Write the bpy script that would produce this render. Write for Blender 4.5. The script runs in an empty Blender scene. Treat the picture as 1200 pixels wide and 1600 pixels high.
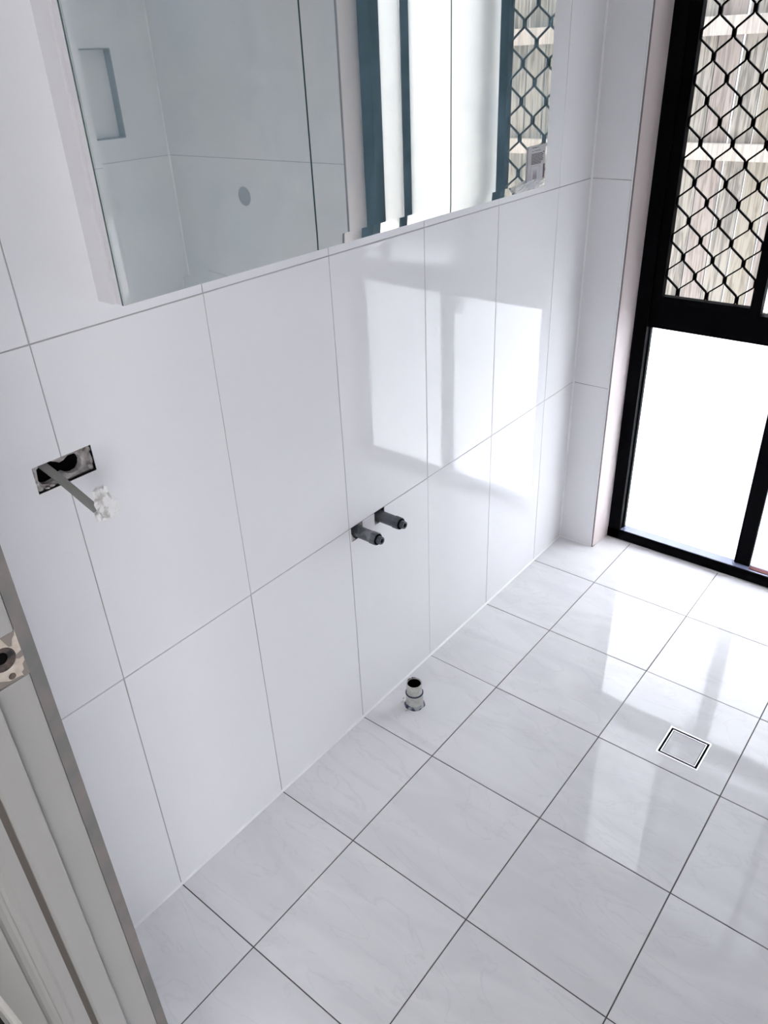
import bpy, bmesh, math, random
from mathutils import Vector, Matrix, geometry
random.seed(7)
S = bpy.context.scene
COL = S.collection

# ------------------------------------------------------------------ camera
cam_d = bpy.data.cameras.new('camera'); cam = bpy.data.objects.new('camera', cam_d); COL.objects.link(cam)
RX = Vector((0.77851869, 0.62631427, -0.04048567))
RY = Vector((0.2917646, -0.41827156, -0.86018737))
RZ = Vector((-0.55568163, 0.65785966, -0.50836856))
m3 = Matrix((RX, -RY, -RZ)).transposed()
cam.matrix_world = Matrix.Translation((1.0163, -0.4793, 1.4966)) @ m3.to_4x4()
cam_d.sensor_fit = 'VERTICAL'; cam_d.sensor_height = 36.0; cam_d.lens = 27.104; cam_d.clip_start = 0.01
S.camera = cam

# ------------------------------------------------------------------ sky, exposure
W = bpy.data.worlds.new('sky'); S.world = W; W.use_nodes = True
wn = W.node_tree.nodes; wl = W.node_tree.links
bg = wn['Background']
tc = wn.new('ShaderNodeTexCoord'); sx = wn.new('ShaderNodeSeparateXYZ'); wr = wn.new('ShaderNodeValToRGB')
wl.new(tc.outputs['Generated'], sx.inputs[0]); wl.new(sx.outputs['Z'], wr.inputs['Fac']); wl.new(wr.outputs['Color'], bg.inputs['Color'])
wr.color_ramp.elements[0].color = (0.985, 0.985, 1.0, 1); wr.color_ramp.elements[1].color = (0.88, 0.94, 1.0, 1)
bg.inputs['Strength'].default_value = 3.6
sun_d = bpy.data.lights.new('sun', 'SUN'); sun_d.energy = 27.0; sun_d.angle = 0.02; sun_d.color = (0.97, 0.98, 1.0)
sun = bpy.data.objects.new('sun', sun_d); sun.rotation_euler = (math.radians(-20.0), math.radians(2.0), 0); COL.objects.link(sun)   # high, from beyond the fence
S.view_settings.view_transform = 'Standard'; S.view_settings.look = 'None'
S.view_settings.gamma = 1.0; S.view_settings.use_curve_mapping = False
S.view_settings.exposure = 0.64
S.cycles.max_bounces = 12; S.cycles.diffuse_bounces = 8
CEIL_FILL = 0.2      # watts, unseen fill added on the bathroom ceiling
HALL_FILL = 4.0      # watts, unseen fill added on the hall ceiling

# ------------------------------------------------------------------ helpers
def link(o, parent=None):
    COL.objects.link(o)
    if parent is not None: o.parent = parent
    return o
def tag(o, label=None, cat=None, group=None, kind=None):
    if label: o['label'] = label
    if cat: o['category'] = cat
    if group: o['group'] = group
    if kind: o['kind'] = kind
    return o
def empty(name, loc=(0, 0, 0)):
    o = bpy.data.objects.new(name, None); o.location = loc; o.empty_display_size = 0.05
    return link(o)
def bm_obj(name, bm, mat, parent=None, smooth=False, recalc=True):
    if recalc: bmesh.ops.recalc_face_normals(bm, faces=bm.faces)
    me = bpy.data.meshes.new(name); bm.to_mesh(me); bm.free()
    if mat is not None:
        for mm in (mat if isinstance(mat, (list, tuple)) else [mat]): me.materials.append(mm)
    if smooth:
        for p in me.polygons: p.use_smooth = True
    o = bpy.data.objects.new(name, me)
    if parent is not None and tuple(parent.location) != (0, 0, 0):
        me.transform(Matrix.Translation(-Vector(parent.location)))
    return link(o, parent)
def box(bm, x0, x1, y0, y1, z0, z1, bev=0.0):
    vs = [bm.verts.new((x, y, z)) for x in (x0, x1) for y in (y0, y1) for z in (z0, z1)]
    fs = [(0, 1, 3, 2), (4, 6, 7, 5), (0, 4, 5, 1), (2, 3, 7, 6), (0, 2, 6, 4), (1, 5, 7, 3)]
    faces = [bm.faces.new([vs[i] for i in f]) for f in fs]
    if bev > 0:
        es = {e for f in faces for e in f.edges}
        bmesh.ops.bevel(bm, geom=list(es), offset=bev, segments=2, affect='EDGES', profile=0.6)
    return vs
def box_obj(name, b, mat, parent=None, bev=0.0):
    bm = bmesh.new(); box(bm, *b, bev=bev); return bm_obj(name, bm, mat, parent)
def frame_axes(d):
    d = Vector(d).normalized(); a = Vector((0, 0, 1)) if abs(d.z) < 0.9 else Vector((1, 0, 0))
    u = d.cross(a).normalized(); return u, d.cross(u).normalized()
def ring(bm, c, u, v, ru, rv=None, n=24, f=None):
    rv = ru if rv is None else rv
    c = Vector(c); out = []
    for i in range(n):
        a = 2 * math.pi * i / n; k = f(a) if f else 1.0
        out.append(bm.verts.new(c + u * math.cos(a) * ru * k + v * math.sin(a) * rv * k))
    return out
def bridge(bm, a, b):
    n = len(a)
    for i in range(n): bm.faces.new((a[i], a[(i + 1) % n], b[(i + 1) % n], b[i]))
def lathe(bm, c, d, prof, n=28, cap0=True, cap1=True, fs=None):
    """prof = [(distance along d, radius)]"""
    c = Vector(c); d = Vector(d).normalized(); u, v = frame_axes(d); prev = None; first = None
    for i, (h, r) in enumerate(prof):
        rg = ring(bm, c + d * h, u, v, r, n=n, f=(fs[i] if fs else None))
        if prev: bridge(bm, prev, rg)
        else: first = rg
        prev = rg
    if cap0: bm.faces.new(first)
    if cap1: bm.faces.new(prev)
def sweep(bm, pts, w, t, wdir, n=12, square=False):
    """flat band / oval tube through pts; wdir = direction of the wide side"""
    prev = None; wdir = Vector(wdir)
    P = [Vector(p) for p in pts]
    for i, p in enumerate(P):
        d = (P[min(i + 1, len(P) - 1)] - P[max(i - 1, 0)]).normalized()
        u = (wdir - d * wdir.dot(d)).normalized(); v = d.cross(u)
        if square:
            rg = [bm.verts.new(p + u * a * w / 2 + v * b * t / 2) for a, b in ((-1, -1), (1, -1), (1, 1), (-1, 1))]
        else:
            rg = []
            for k in range(n):
                a = 2 * math.pi * k / n; ca, sa = math.cos(a), math.sin(a)
                e = 0.55
                rg.append(bm.verts.new(p + u * math.copysign(abs(ca) ** e, ca) * w / 2 + v * math.copysign(abs(sa) ** e, sa) * t / 2))
        if prev: bridge(bm, prev, rg)
        else: bm.faces.new(rg)
        prev = rg
    bm.faces.new(prev)
def poly_slab(name, outer, holes, mp, t, mat, parent):
    """outer/holes 2D loops; mp(a, b, h) -> world; slab from h=-t to h=0"""
    loops = [outer] + holes; flat = [p for l in loops for p in l]
    tri = geometry.tessellate_polygon([[Vector((a, b, 0)) for a, b in l] for l in loops])
    bm = bmesh.new()
    top = [bm.verts.new(mp(a, b, 0)) for a, b in flat]; bot = [bm.verts.new(mp(a, b, -t)) for a, b in flat]
    for f in tri:
        bm.faces.new([top[i] for i in f]); bm.faces.new([bot[i] for i in reversed(f)])
    k = 0
    for l in loops:
        n = len(l)
        for i in range(n):
            a, b = k + i, k + (i + 1) % n
            bm.faces.new((top[a], top[b], bot[b], bot[a]))
        k += n
    return bm_obj(name, bm, mat, parent)

# ------------------------------------------------------------------ materials
def mat(name, col, rough=0.5, metal=0.0, spec=0.5, coat=0.0):
    m = bpy.data.materials.new(name); m.use_nodes = True
    b = m.node_tree.nodes['Principled BSDF']
    b.inputs['Base Color'].default_value = (*col, 1); b.inputs['Roughness'].default_value = rough
    b.inputs['Metallic'].default_value = metal; b.inputs['Specular IOR Level'].default_value = spec
    b.inputs['Coat Weight'].default_value = coat
    return m
def nodes(m): return m.node_tree.nodes, m.node_tree.links, m.node_tree.nodes['Principled BSDF']
def noise_col(m, c0, c1, scale=5, p0=0.35, p1=0.65, detail=4, stretch=(1, 1, 1), coords='Object', dist=0.0, rnd=0.0):
    n, l, b = nodes(m)
    t = n.new('ShaderNodeTexCoord'); mp = n.new('ShaderNodeMapping'); no = n.new('ShaderNodeTexNoise'); r = n.new('ShaderNodeValToRGB')
    mp.inputs['Scale'].default_value = stretch
    l.new(t.outputs[coords], mp.inputs['Vector'])
    if rnd:
        oi = n.new('ShaderNodeObjectInfo'); mu = n.new('ShaderNodeMath'); mu.operation = 'MULTIPLY'; mu.inputs[1].default_value = rnd
        l.new(oi.outputs['Random'], mu.inputs[0]); l.new(mu.outputs[0], mp.inputs['Location'])
    l.new(mp.outputs[0], no.inputs['Vector'])
    no.inputs['Scale'].default_value = scale; no.inputs['Detail'].default_value = detail; no.inputs['Distortion'].default_value = dist
    r.color_ramp.elements[0].position = p0; r.color_ramp.elements[0].color = (*c0, 1)
    r.color_ramp.elements[1].position = p1; r.color_ramp.elements[1].color = (*c1, 1)
    l.new(no.outputs['Fac'], r.inputs['Fac']); l.new(r.outputs['Color'], b.inputs['Base Color'])
    return mp, no, r
def bump(m, scale, strength, dist=0.001, detail=2, stretch=None):
    n, l, b = nodes(m)
    t = n.new('ShaderNodeTexCoord'); no = n.new('ShaderNodeTexNoise'); bu = n.new('ShaderNodeBump')
    no.inputs['Scale'].default_value = scale; no.inputs['Detail'].default_value = detail
    bu.inputs['Strength'].default_value = strength; bu.inputs['Distance'].default_value = dist
    if stretch:
        mp = n.new('ShaderNodeMapping'); mp.inputs['Scale'].default_value = stretch
        l.new(t.outputs['Object'], mp.inputs['Vector']); l.new(mp.outputs[0], no.inputs['Vector'])
    else: l.new(t.outputs['Object'], no.inputs['Vector'])
    l.new(no.outputs['Fac'], bu.inputs['Height']); l.new(bu.outputs[0], b.inputs['Normal'])

M_TILE = mat('glossy white wall tile', (0.875, 0.87, 0.885), 0.035, spec=0.27); bump(M_TILE, 7, 0.35, 0.0006, 1)
M_GROUT_W = mat('pale wall grout', (0.42, 0.41, 0.42), 0.9)
M_FLOOR = mat('polished marbled floor tile', (0.74, 0.73, 0.75), 0.045, spec=0.6)
M_GROUT_F = mat('dark grey floor grout', (0.11, 0.105, 0.11), 0.9)
def floor_nodes():
    n, l, b = nodes(M_FLOOR)
    mp, no, r = noise_col(M_FLOOR, (0.785, 0.777, 0.80), (0.85, 0.842, 0.86), 3.2, 0.38, 0.62, 8, (1.0, 3.2, 1), 'Object', 1.1, 40)
    mp.inputs['Rotation'].default_value = (0, 0, 0.9)
    # faint thin veins
    no2 = n.new('ShaderNodeTexNoise'); no2.inputs['Scale'].default_value = 3.0; no2.inputs['Detail'].default_value = 9; no2.inputs['Distortion'].default_value = 1.2
    l.new(mp.outputs[0], no2.inputs['Vector'])
    r2 = n.new('ShaderNodeValToRGB'); e = r2.color_ramp.elements
    e[0].position = 0.485; e[0].color = (0, 0, 0, 1); e[1].position = 0.5; e[1].color = (1, 1, 1, 1)
    x = e.new(0.512); x.color = (0, 0, 0, 1)
    l.new(no2.outputs['Fac'], r2.inputs['Fac'])
    mx = n.new('ShaderNodeMixRGB'); mu = n.new('ShaderNodeMath'); mu.operation = 'MULTIPLY'; mu.inputs[1].default_value = 0.35
    l.new(r2.outputs['Color'], mu.inputs[0]); l.new(mu.outputs[0], mx.inputs['Fac'])
    l.new(r.outputs['Color'], mx.inputs[1]); mx.inputs[2].default_value = (0.68, 0.67, 0.70, 1)
    l.new(mx.outputs[0], b.inputs['Base Color'])
    bump(M_FLOOR, 55, 0.10, 0.0004, 3)
floor_nodes()
M_SILICONE = mat('white silicone', (0.95, 0.95, 0.95), 0.35)
M_WHITE = mat('white cabinet melamine', (0.82, 0.80, 0.81), 0.35)
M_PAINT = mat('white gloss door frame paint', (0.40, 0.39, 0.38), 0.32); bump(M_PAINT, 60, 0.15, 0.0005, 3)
M_PAINT_DIRTY = mat('grey-brown raw tile edge', (0.26, 0.245, 0.24), 0.7); noise_col(M_PAINT_DIRTY, (0.175, 0.175, 0.17), (0.235, 0.205, 0.20), 25)
M_STOP_SHADE = mat('painted shadow beside door stop', (0.11, 0.095, 0.085), 0.8)  # dark colour paints in the shadow beside the door stop
M_HALL = mat('hall wall paint', (0.62, 0.61, 0.60), 0.7)
M_CEIL = mat('ceiling paint', (0.82, 0.82, 0.80), 0.8)
M_CARPET = mat('black hall carpet', (0.02, 0.018, 0.018), 1.0); bump(M_CARPET, 400, 1.0, 0.004)
M_SKIRT = mat('white gloss skirting paint', (0.82, 0.80, 0.78), 0.3)
M_REVEAL = mat('cream painted reveal', (0.70, 0.62, 0.61), 0.5)
M_TRIM = mat('brown-grey aluminium tile trim', (0.25, 0.21, 0.21), 0.35, metal=0.4)
M_ALU = mat('black powder-coated aluminium', (0.003, 0.003, 0.004), 0.6, spec=0.04)
M_ALU_SILL = mat('black sill track with painted reflection', (0.16, 0.18, 0.27), 0.25, spec=0.6)  # blue-grey base colour paints in the reflection of the pane
M_SILVER = mat('silver edge angle', (0.75, 0.75, 0.75), 0.3, metal=0.9)
M_RED = mat('red-brown strip', (0.10, 0.018, 0.018), 0.5, spec=0.2)
M_STEEL = mat('polished stainless steel', (0.92, 0.92, 0.94), 0.28, metal=1.0)
M_BLACK = mat('black void', (0.004, 0.004, 0.004), 0.9, spec=0.05)
M_PLASTER = mat('broken plasterboard', (0.55, 0.53, 0.52), 0.95); noise_col(M_PLASTER, (0.34, 0.31, 0.29), (0.72, 0.68, 0.68), 60)
M_CABLE = mat('grey pvc cable', (0.25, 0.245, 0.23), 0.45)
M_TAPE = mat('crumpled white tape', (0.80, 0.78, 0.77), 0.35); noise_col(M_TAPE, (0.52, 0.50, 0.47), (0.90, 0.88, 0.87), 90, 0.36, 0.50, 4)  # noise paints crease shade into the tape colour
M_PIPE = mat('charcoal plastic pipe', (0.075, 0.085, 0.10), 0.28); noise_col(M_PIPE, (0.06, 0.07, 0.085), (0.085, 0.095, 0.11), 40)
M_PIPE_DUST = mat('dusty charcoal plastic pipe', (0.075, 0.085, 0.10), 0.4); noise_col(M_PIPE_DUST, (0.07, 0.08, 0.095), (0.22, 0.23, 0.24), 38, 0.52, 0.66, 3, (1, 1, 1), dist=0.6)
M_PVC = mat('off-white pvc pipe', (0.66, 0.66, 0.63), 0.3); noise_col(M_PVC, (0.40, 0.40, 0.375), (0.60, 0.60, 0.57), 50)
M_PRIMER = mat('blue pipe primer', (0.05, 0.06, 0.13), 0.4); noise_col(M_PRIMER, (0.03, 0.035, 0.09), (0.45, 0.47, 0.50), 70, 0.45, 0.62)
M_BLUE = mat('dark blue pipe cement', (0.025, 0.03, 0.07), 0.4)
M_DEBRIS = mat('broken tile grit', (0.60, 0.59, 0.60), 0.8)
M_CARD = mat('grey printed card', (0.56, 0.55, 0.57), 0.5)
M_INK = mat('dark print', (0.03, 0.025, 0.03), 0.6)
M_INK2 = mat('faded print', (0.30, 0.29, 0.31), 0.6)
M_BROWN = mat('dark brown block', (0.13, 0.09, 0.11), 0.4)
M_FILM = mat('clear plastic film', (0.9, 0.9, 0.92), 0.15)
nodes(M_FILM)[2].inputs['Alpha'].default_value = 0.35
M_CONC = mat('pale concrete path', (0.42, 0.41, 0.38), 0.9); noise_col(M_CONC, (0.48, 0.47, 0.45), (0.60, 0.59, 0.56), 8)
M_BRICK = mat('outer wall render', (0.55, 0.5, 0.45), 0.9)
M_TIMBER = mat('bare timber', (0.60, 0.52, 0.44), 0.7); noise_col(M_TIMBER, (0.50, 0.42, 0.35), (0.66, 0.60, 0.53), 90)
M_TORN = mat('torn paint', (0.25, 0.22, 0.20), 0.8)
M_DARK_BROWN = mat('dark brown mottle', (0.06, 0.05, 0.045), 0.7); noise_col(M_DARK_BROWN, (0.02, 0.02, 0.025), (0.15, 0.11, 0.09), 80)
M_MIRROR_EDGE = mat('green glass edge', (0.05, 0.10, 0.085), 0.2)
M_CAP = mat('pale blue-grey recess', (0.45, 0.50, 0.53), 0.5)

def fence_mat(name, a, b):
    m = mat(name, a, 0.9); noise_col(m, a, b, 6, 0.40, 0.58, 9, (9, 9, 0.6), 'Object', 1.6, 30); return m
FENCE = [fence_mat('weathered grey paling', (0.152, 0.152, 0.150), (0.304, 0.301, 0.292)),
         fence_mat('pinkish weathered paling', (0.192, 0.178, 0.180), (0.304, 0.284, 0.286)),
         fence_mat('yellowish weathered paling', (0.192, 0.182, 0.164), (0.304, 0.296, 0.276))]
M_RAIL = fence_mat('pale weathered rail', (0.342, 0.333, 0.329), (0.468, 0.450, 0.446))

def mirror_mat():
    m = bpy.data.materials.new('mirror glass with smears and painted haze'); m.use_nodes = True
    n, l = m.node_tree.nodes, m.node_tree.links; n.clear()
    out = n.new('ShaderNodeOutputMaterial'); mx = n.new('ShaderNodeMixShader'); g = n.new('ShaderNodeBsdfGlossy'); d = n.new('ShaderNodeBsdfDiffuse')
    g.inputs['Color'].default_value = (1.0, 0.95, 0.86, 1); g.inputs['Roughness'].default_value = 0.012
    d.inputs['Color'].default_value = (0.48, 0.80, 1.0, 1)  # bluish coat paints in veiling window light along with the smears
    t = n.new('ShaderNodeTexCoord'); no = n.new('ShaderNodeTexNoise'); r = n.new('ShaderNodeMapRange')
    no.inputs['Scale'].default_value = 9; no.inputs['Detail'].default_value = 5; no.inputs['Distortion'].default_value = 0.8
    l.new(t.outputs['Object'], no.inputs['Vector']); l.new(no.outputs['Fac'], r.inputs['Value'])
    r.inputs['From Min'].default_value = 0.3; r.inputs['From Max'].default_value = 0.75
    r.inputs['To Min'].default_value = 0.13; r.inputs['To Max'].default_value = 0.24
    l.new(r.outputs[0], mx.inputs['Fac']); l.new(g.outputs[0], mx.inputs[1]); l.new(d.outputs[0], mx.inputs[2]); l.new(mx.outputs[0], out.inputs[0])
    return m
M_MIRROR = mirror_mat()
def frosted(name):
    m = bpy.data.materials.new(name); m.use_nodes = True
    n, l = m.node_tree.nodes, m.node_tree.links; n.clear()
    out = n.new('ShaderNodeOutputMaterial'); mx = n.new('ShaderNodeMixShader'); g = n.new('ShaderNodeBsdfGlossy'); t = n.new('ShaderNodeBsdfTranslucent')
    g.inputs['Color'].default_value = (1, 1, 1, 1); g.inputs['Roughness'].default_value = 0.25
    t.inputs['Color'].default_value = (0.93, 0.95, 0.98, 1); mx.inputs['Fac'].default_value = 0.06
    l.new(t.outputs[0], mx.inputs[1]); l.new(g.outputs[0], mx.inputs[2]); l.new(mx.outputs[0], out.inputs[0])
    return m
M_FROST = frosted('frosted glass')
def glow(name, col, s):
    m = bpy.data.materials.new(name); m.use_nodes = True
    n, l = m.node_tree.nodes, m.node_tree.links; n.clear()
    out = n.new('ShaderNodeOutputMaterial'); e = n.new('ShaderNodeEmission'); e.inputs[0].default_value = (*col, 1); e.inputs[1].default_value = s
    l.new(e.outputs[0], out.inputs[0]); return m

# ------------------------------------------------------------------ dimensions
T = 0.008                      # tile thickness
YW = 1.6876                    # far tiled wall
YB = -0.262                    # inner face of the doorway wall
XR = 2.0                       # right wall
H1, H2 = 0.5806, 1.1812        # wall tile joints
RET = 0.121                    # width of the left return beside the window
XE = 1.03                      # right end of the window recess
YF = 1.782                     # face of the window frame
WT = 1.96                      # top of the window
CH = 2.40
GW, GF = 0.0020, 0.0024        # joint widths
ZJ = [0, H1, H2, 1.7812, 2.3812, CH]

# ------------------------------------------------------------------ tile maker
_cache = {}
def tile_mesh(w, h, axis, m):
    """w along the wall / x, h up / y; front face at 0, body behind"""
    k = (round(w, 4), round(h, 4), axis, m.name)
    if k in _cache: return _cache[k]
    bm = bmesh.new(); b = 0.0008
    def P(a, c, d):
        if axis == 'x+': return (d, a, c)          # faces +x, a=y, c=z
        if axis == 'x-': return (-d, a, c)
        if axis == 'y-': return (a, -d, c)         # faces -y
        if axis == 'y+': return (a, d, c)
        return (a, c, d)                           # floor
    lv = []
    for inset, dep in ((0, -T), (0, -b), (b, 0)):
        hw, hh = w / 2 - inset, h / 2 - inset
        lv.append([bm.verts.new(P(x, y, dep)) for x, y in ((-hw, -hh), (hw, -hh), (hw, hh), (-hw, hh))])
    for i in range(2):
        for j in range(4): bm.faces.new((lv[i][j], lv[i][(j + 1) % 4], lv[i + 1][(j + 1) % 4], lv[i + 1][j]))
    bm.faces.new(lv[2]); bm.faces.new(lv[0])
    bmesh.ops.recalc_face_normals(bm, faces=bm.faces)
    me = bpy.data.meshes.new('tile'); bm.to_mesh(me); bm.free(); me.materials.append(m)
    _cache[k] = me; return me
def tile(parent, axis, a0, a1, c0, c1, plane, g, m=None, tilt=0.0007):
    m = m or M_TILE
    w, h = a1 - a0 - g, c1 - c0 - g
    o = bpy.data.objects.new('tile', tile_mesh(w, h, axis, m)); a, c = (a0 + a1) / 2, (c0 + c1) / 2
    r = lambda: random.uniform(-tilt, tilt)
    if axis[0] == 'x': o.location = (plane, a, c); o.rotation_euler = (0, r(), r())
    elif axis[0] == 'y': o.location = (a, plane, c); o.rotation_euler = (r(), 0, r())
    else: o.location = (a, c, plane); o.rotation_euler = (r() * .6, r() * .6, 0)
    return link(o, parent)

# ------------------------------------------------------------------ floor
floor = box_obj('floor', (-0.02, XR + 0.02, YB - 0.115, YF + 0.06, -0.06, -0.0014), M_GROUT_F)
tag(floor, 'bathroom floor of square marbled white polished tiles with grey joints', kind='structure')
fx = [0, 0.223] + [0.223 + 0.3 * i for i in range(1, 6)] + [XR]
fy = [YB - 0.10] + [0.3 * k for k in range(0, 6)]
fmap = lambda a, b, h: (a, b, h)
DR = (0.6535, 0.7565, 0.9405, 1.0425)     # floor drain cut-out
DP = (0.0815, 0.7175, 0.0275)               # drain pipe hole
def circ(cx, cy, r, n=28, f=None): return [(cx + r * (f(i) if f else 1) * math.cos(2 * math.pi * i / n), cy + r * (f(i) if f else 1) * math.sin(2 * math.pi * i / n)) for i in range(n)]
g = GF / 2
for i in range(len(fx) - 1):
    for j in range(len(fy) - 1):
        x0, x1, y0, y1 = fx[i], fx[i + 1], fy[j], fy[j + 1]
        if x0 <= DR[0] and x1 >= DR[1] and y0 <= DR[2] and y1 >= DR[3]:
            poly_slab('tile', [(x0 + g, y0 + g), (x1 - g, y0 + g), (x1 - g, y1 - g), (x0 + g, y1 - g)],
                      [[(DR[0], DR[2]), (DR[0], DR[3]), (DR[1], DR[3]), (DR[1], DR[2])]], fmap, T, M_FLOOR, floor)
        elif x0 < DP[0] < x1 and y0 < DP[1] < y1:
            rr = [1 + random.uniform(-.06, .09) for _ in range(28)]
            poly_slab('tile', [(x0 + g, y0 + g), (x1 - g, y0 + g), (x1 - g, y1 - g), (x0 + g, y1 - g)],
                      [list(reversed(circ(DP[0], DP[1], DP[2], 28, lambda q: rr[q])))], fmap, T, M_FLOOR, floor)
        else: tile(floor, 'z', x0, x1, y0, y1, 0, GF, M_FLOOR)
# last row, cut against the wall ends and the window frame
poly_slab('tile', [(0 + g, 1.5 + g), (0.223 - g, 1.5 + g), (0.223 - g, YF), (RET + 0.006, YF), (RET + 0.006, YW - g), (g, YW - g)], [], fmap, T, M_FLOOR, floor)
for i in (1, 2):
    poly_slab('tile', [(fx[i] + g, 1.5 + g), (fx[i + 1] - g, 1.5 + g), (fx[i + 1] - g, YF), (fx[i] + g, YF)], [], fmap, T, M_FLOOR, floor)
poly_slab('tile', [(fx[3] + g, 1.5 + g), (fx[4] - g, 1.5 + g), (fx[4] - g, YW - g), (XE, YW - g), (XE, YF), (fx[3] + g, YF)], [], fmap, T, M_FLOOR, floor)
for i in range(4, len(fx) - 1): tile(floor, 'z', fx[i], fx[i + 1], 1.5, YW, 0, GF, M_FLOOR)

# ------------------------------------------------------------------ left wall (grout bed with cut-outs, plaster behind, tiles)
BOX = (-0.0470, 0.0485, 0.9705, 1.0128)            # power outlet cut-out  y0 y1 z0 z1
N1 = (0.6050, 0.6460, 0.5440, H1)                  # pipe notches
N2 = (0.6885, 0.7255, 0.5470, H1)
wmap = lambda a, b, h: (h, a, b)
def rect(y0, y1, z0, z1): return [(y0, z0), (y1, z0), (y1, z1), (y0, z1)]
wall_left = poly_slab('wall_left', rect(YB - .1, YW + 0.12, -0.02, CH), [list(reversed(rect(*BOX))), list(reversed(rect(*N1))), list(reversed(rect(*N2)))],
                      lambda a, b, h: (h - 0.0012, a, b), 0.010, M_GROUT_W, None)
tag(wall_left, 'long left wall of tall glossy white tiles with pale joints', kind='structure')
# plasterboard with knocked-out irregular holes
def blob(cx, cz, rx, rz, n, seed, amp=.12):
    rg = random.Random(seed); return [(cx + rx * (1 + rg.uniform(-amp, amp)) * math.cos(2 * math.pi * i / n), cz + rz * (1 + rg.uniform(-amp, amp)) * math.sin(2 * math.pi * i / n)) for i in range(n)]
eight = [(-0.038, 0.985), (-0.034, 0.978), (-0.024, 0.975), (-0.012, 0.9765), (-0.004, 0.981), (0.003, 0.983), (0.009, 0.978), (0.017, 0.9755), (0.026, 0.977),
         (0.032, 0.983), (0.0345, 0.991), (0.032, 0.999), (0.025, 1.005), (0.015, 1.0055), (0.007, 1.001), (0.000, 1.000), (-0.006, 1.004), (-0.014, 1.008), (-0.026, 1.0085), (-0.036, 1.003), (-0.037, 0.994)]
poly_slab('plasterboard', rect(-0.09, 0.09, 0.93, 1.05), [list(reversed(eight))], lambda a, b, h: (h - 0.0114, a, b), 0.011, M_PLASTER, wall_left)
poly_slab('plasterboard', rect(0.56, 0.77, 0.50, 0.64), [list(reversed(blob(0.6275, 0.562, 0.0175, 0.018, 18, 4))), list(reversed(blob(0.709, 0.563, 0.0165, 0.018, 18, 5)))],
          lambda a, b, h: (h - 0.0114, a, b), 0.011, M_PLASTER, wall_left)
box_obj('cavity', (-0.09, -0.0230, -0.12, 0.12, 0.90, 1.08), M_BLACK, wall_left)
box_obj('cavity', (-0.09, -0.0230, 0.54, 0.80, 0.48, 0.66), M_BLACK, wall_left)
# ragged plaster lips round the outlet hole
bm = bmesh.new()
rg = random.Random(3)
for (y, z, sy, sz) in [(-.0445, .998, .004, .013), (-.0435, .984, .005, .009), (-.041, .975, .007, .004), (-.030, .9725, .004, .003), (.0435, 1.006, .009, .007), (.046, .990, .003, .012), (.0425, .9765, .005, .006), (-.022, .9735, .005, .0025)]:
    s = bmesh.ops.create_icosphere(bm, subdivisions=2, radius=1)['verts']
    for v in s:
        k = 1 + rg.uniform(-.22, .22); v.co = Vector((-0.006 + v.co.x * .0045 * k, y + v.co.y * sy * k * .7, z + v.co.z * sz * k * .7))
bm_obj('plaster_crumb', bm, M_PLASTER, wall_left)
bm = bmesh.new()
for (y, z, sy, sz) in [(.6085, .552, .0045, .012), (.614, .5485, .005, .004), (.690, .552, .003, .006), (.697, .5485, .005, .003), (.642, .573, .003, .006)]:
    s = bmesh.ops.create_icosphere(bm, subdivisions=2, radius=1)['verts']
    for v in s:
        k = 1 + rg.uniform(-.25, .25); v.co = Vector((-0.004 + v.co.x * .005 * k, y + v.co.y * sy * k * .8, z + v.co.z * sz * k * .8))
bm_obj('plaster_crumb', bm, M_PLASTER, wall_left)

wy = [YB, 0.0, 0.3, 0.6, 0.9, 1.2, 1.5, YW]
gw = GW / 2
for r in range(5):
    z0, z1 = ZJ[r], ZJ[r + 1]
    for c in range(7):
        y0, y1 = wy[c], wy[c + 1]
        if r == 1 and c == 0:
            poly_slab('tile', [(y0, z0 + gw), (y1 - gw, z0 + gw), (y1 - gw, BOX[2]), (BOX[0], BOX[2]), (BOX[0], BOX[3]), (y1 - gw, BOX[3]), (y1 - gw, z1 - gw), (y0, z1 - gw)], [], wmap, T, M_TILE, wall_left)
        elif r == 1 and c == 1:
            poly_slab('tile', [(y0 + gw, z0 + gw), (y1 - gw, z0 + gw), (y1 - gw, z1 - gw), (y0 + gw, z1 - gw), (y0 + gw, BOX[3]), (BOX[1], BOX[3]), (BOX[1], BOX[2]), (y0 + gw, BOX[2])], [], wmap, T, M_TILE, wall_left)
        elif r == 0 and c == 3:
            t_ = z1 - gw
            poly_slab('tile', [(y0 + gw, z0 + gw), (y1 - gw, z0 + gw), (y1 - gw, t_), (N2[1], t_), (N2[1], N2[2]), (N2[0], N2[2]), (N2[0], t_), (N1[1], t_), (N1[1], N1[2]), (N1[0], N1[2]), (N1[0], t_), (y0 + gw, t_)], [], wmap, T, M_TILE, wall_left)
        else: tile(wall_left, 'x+', y0, y1, z0, z1, 0, GW)

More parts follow.
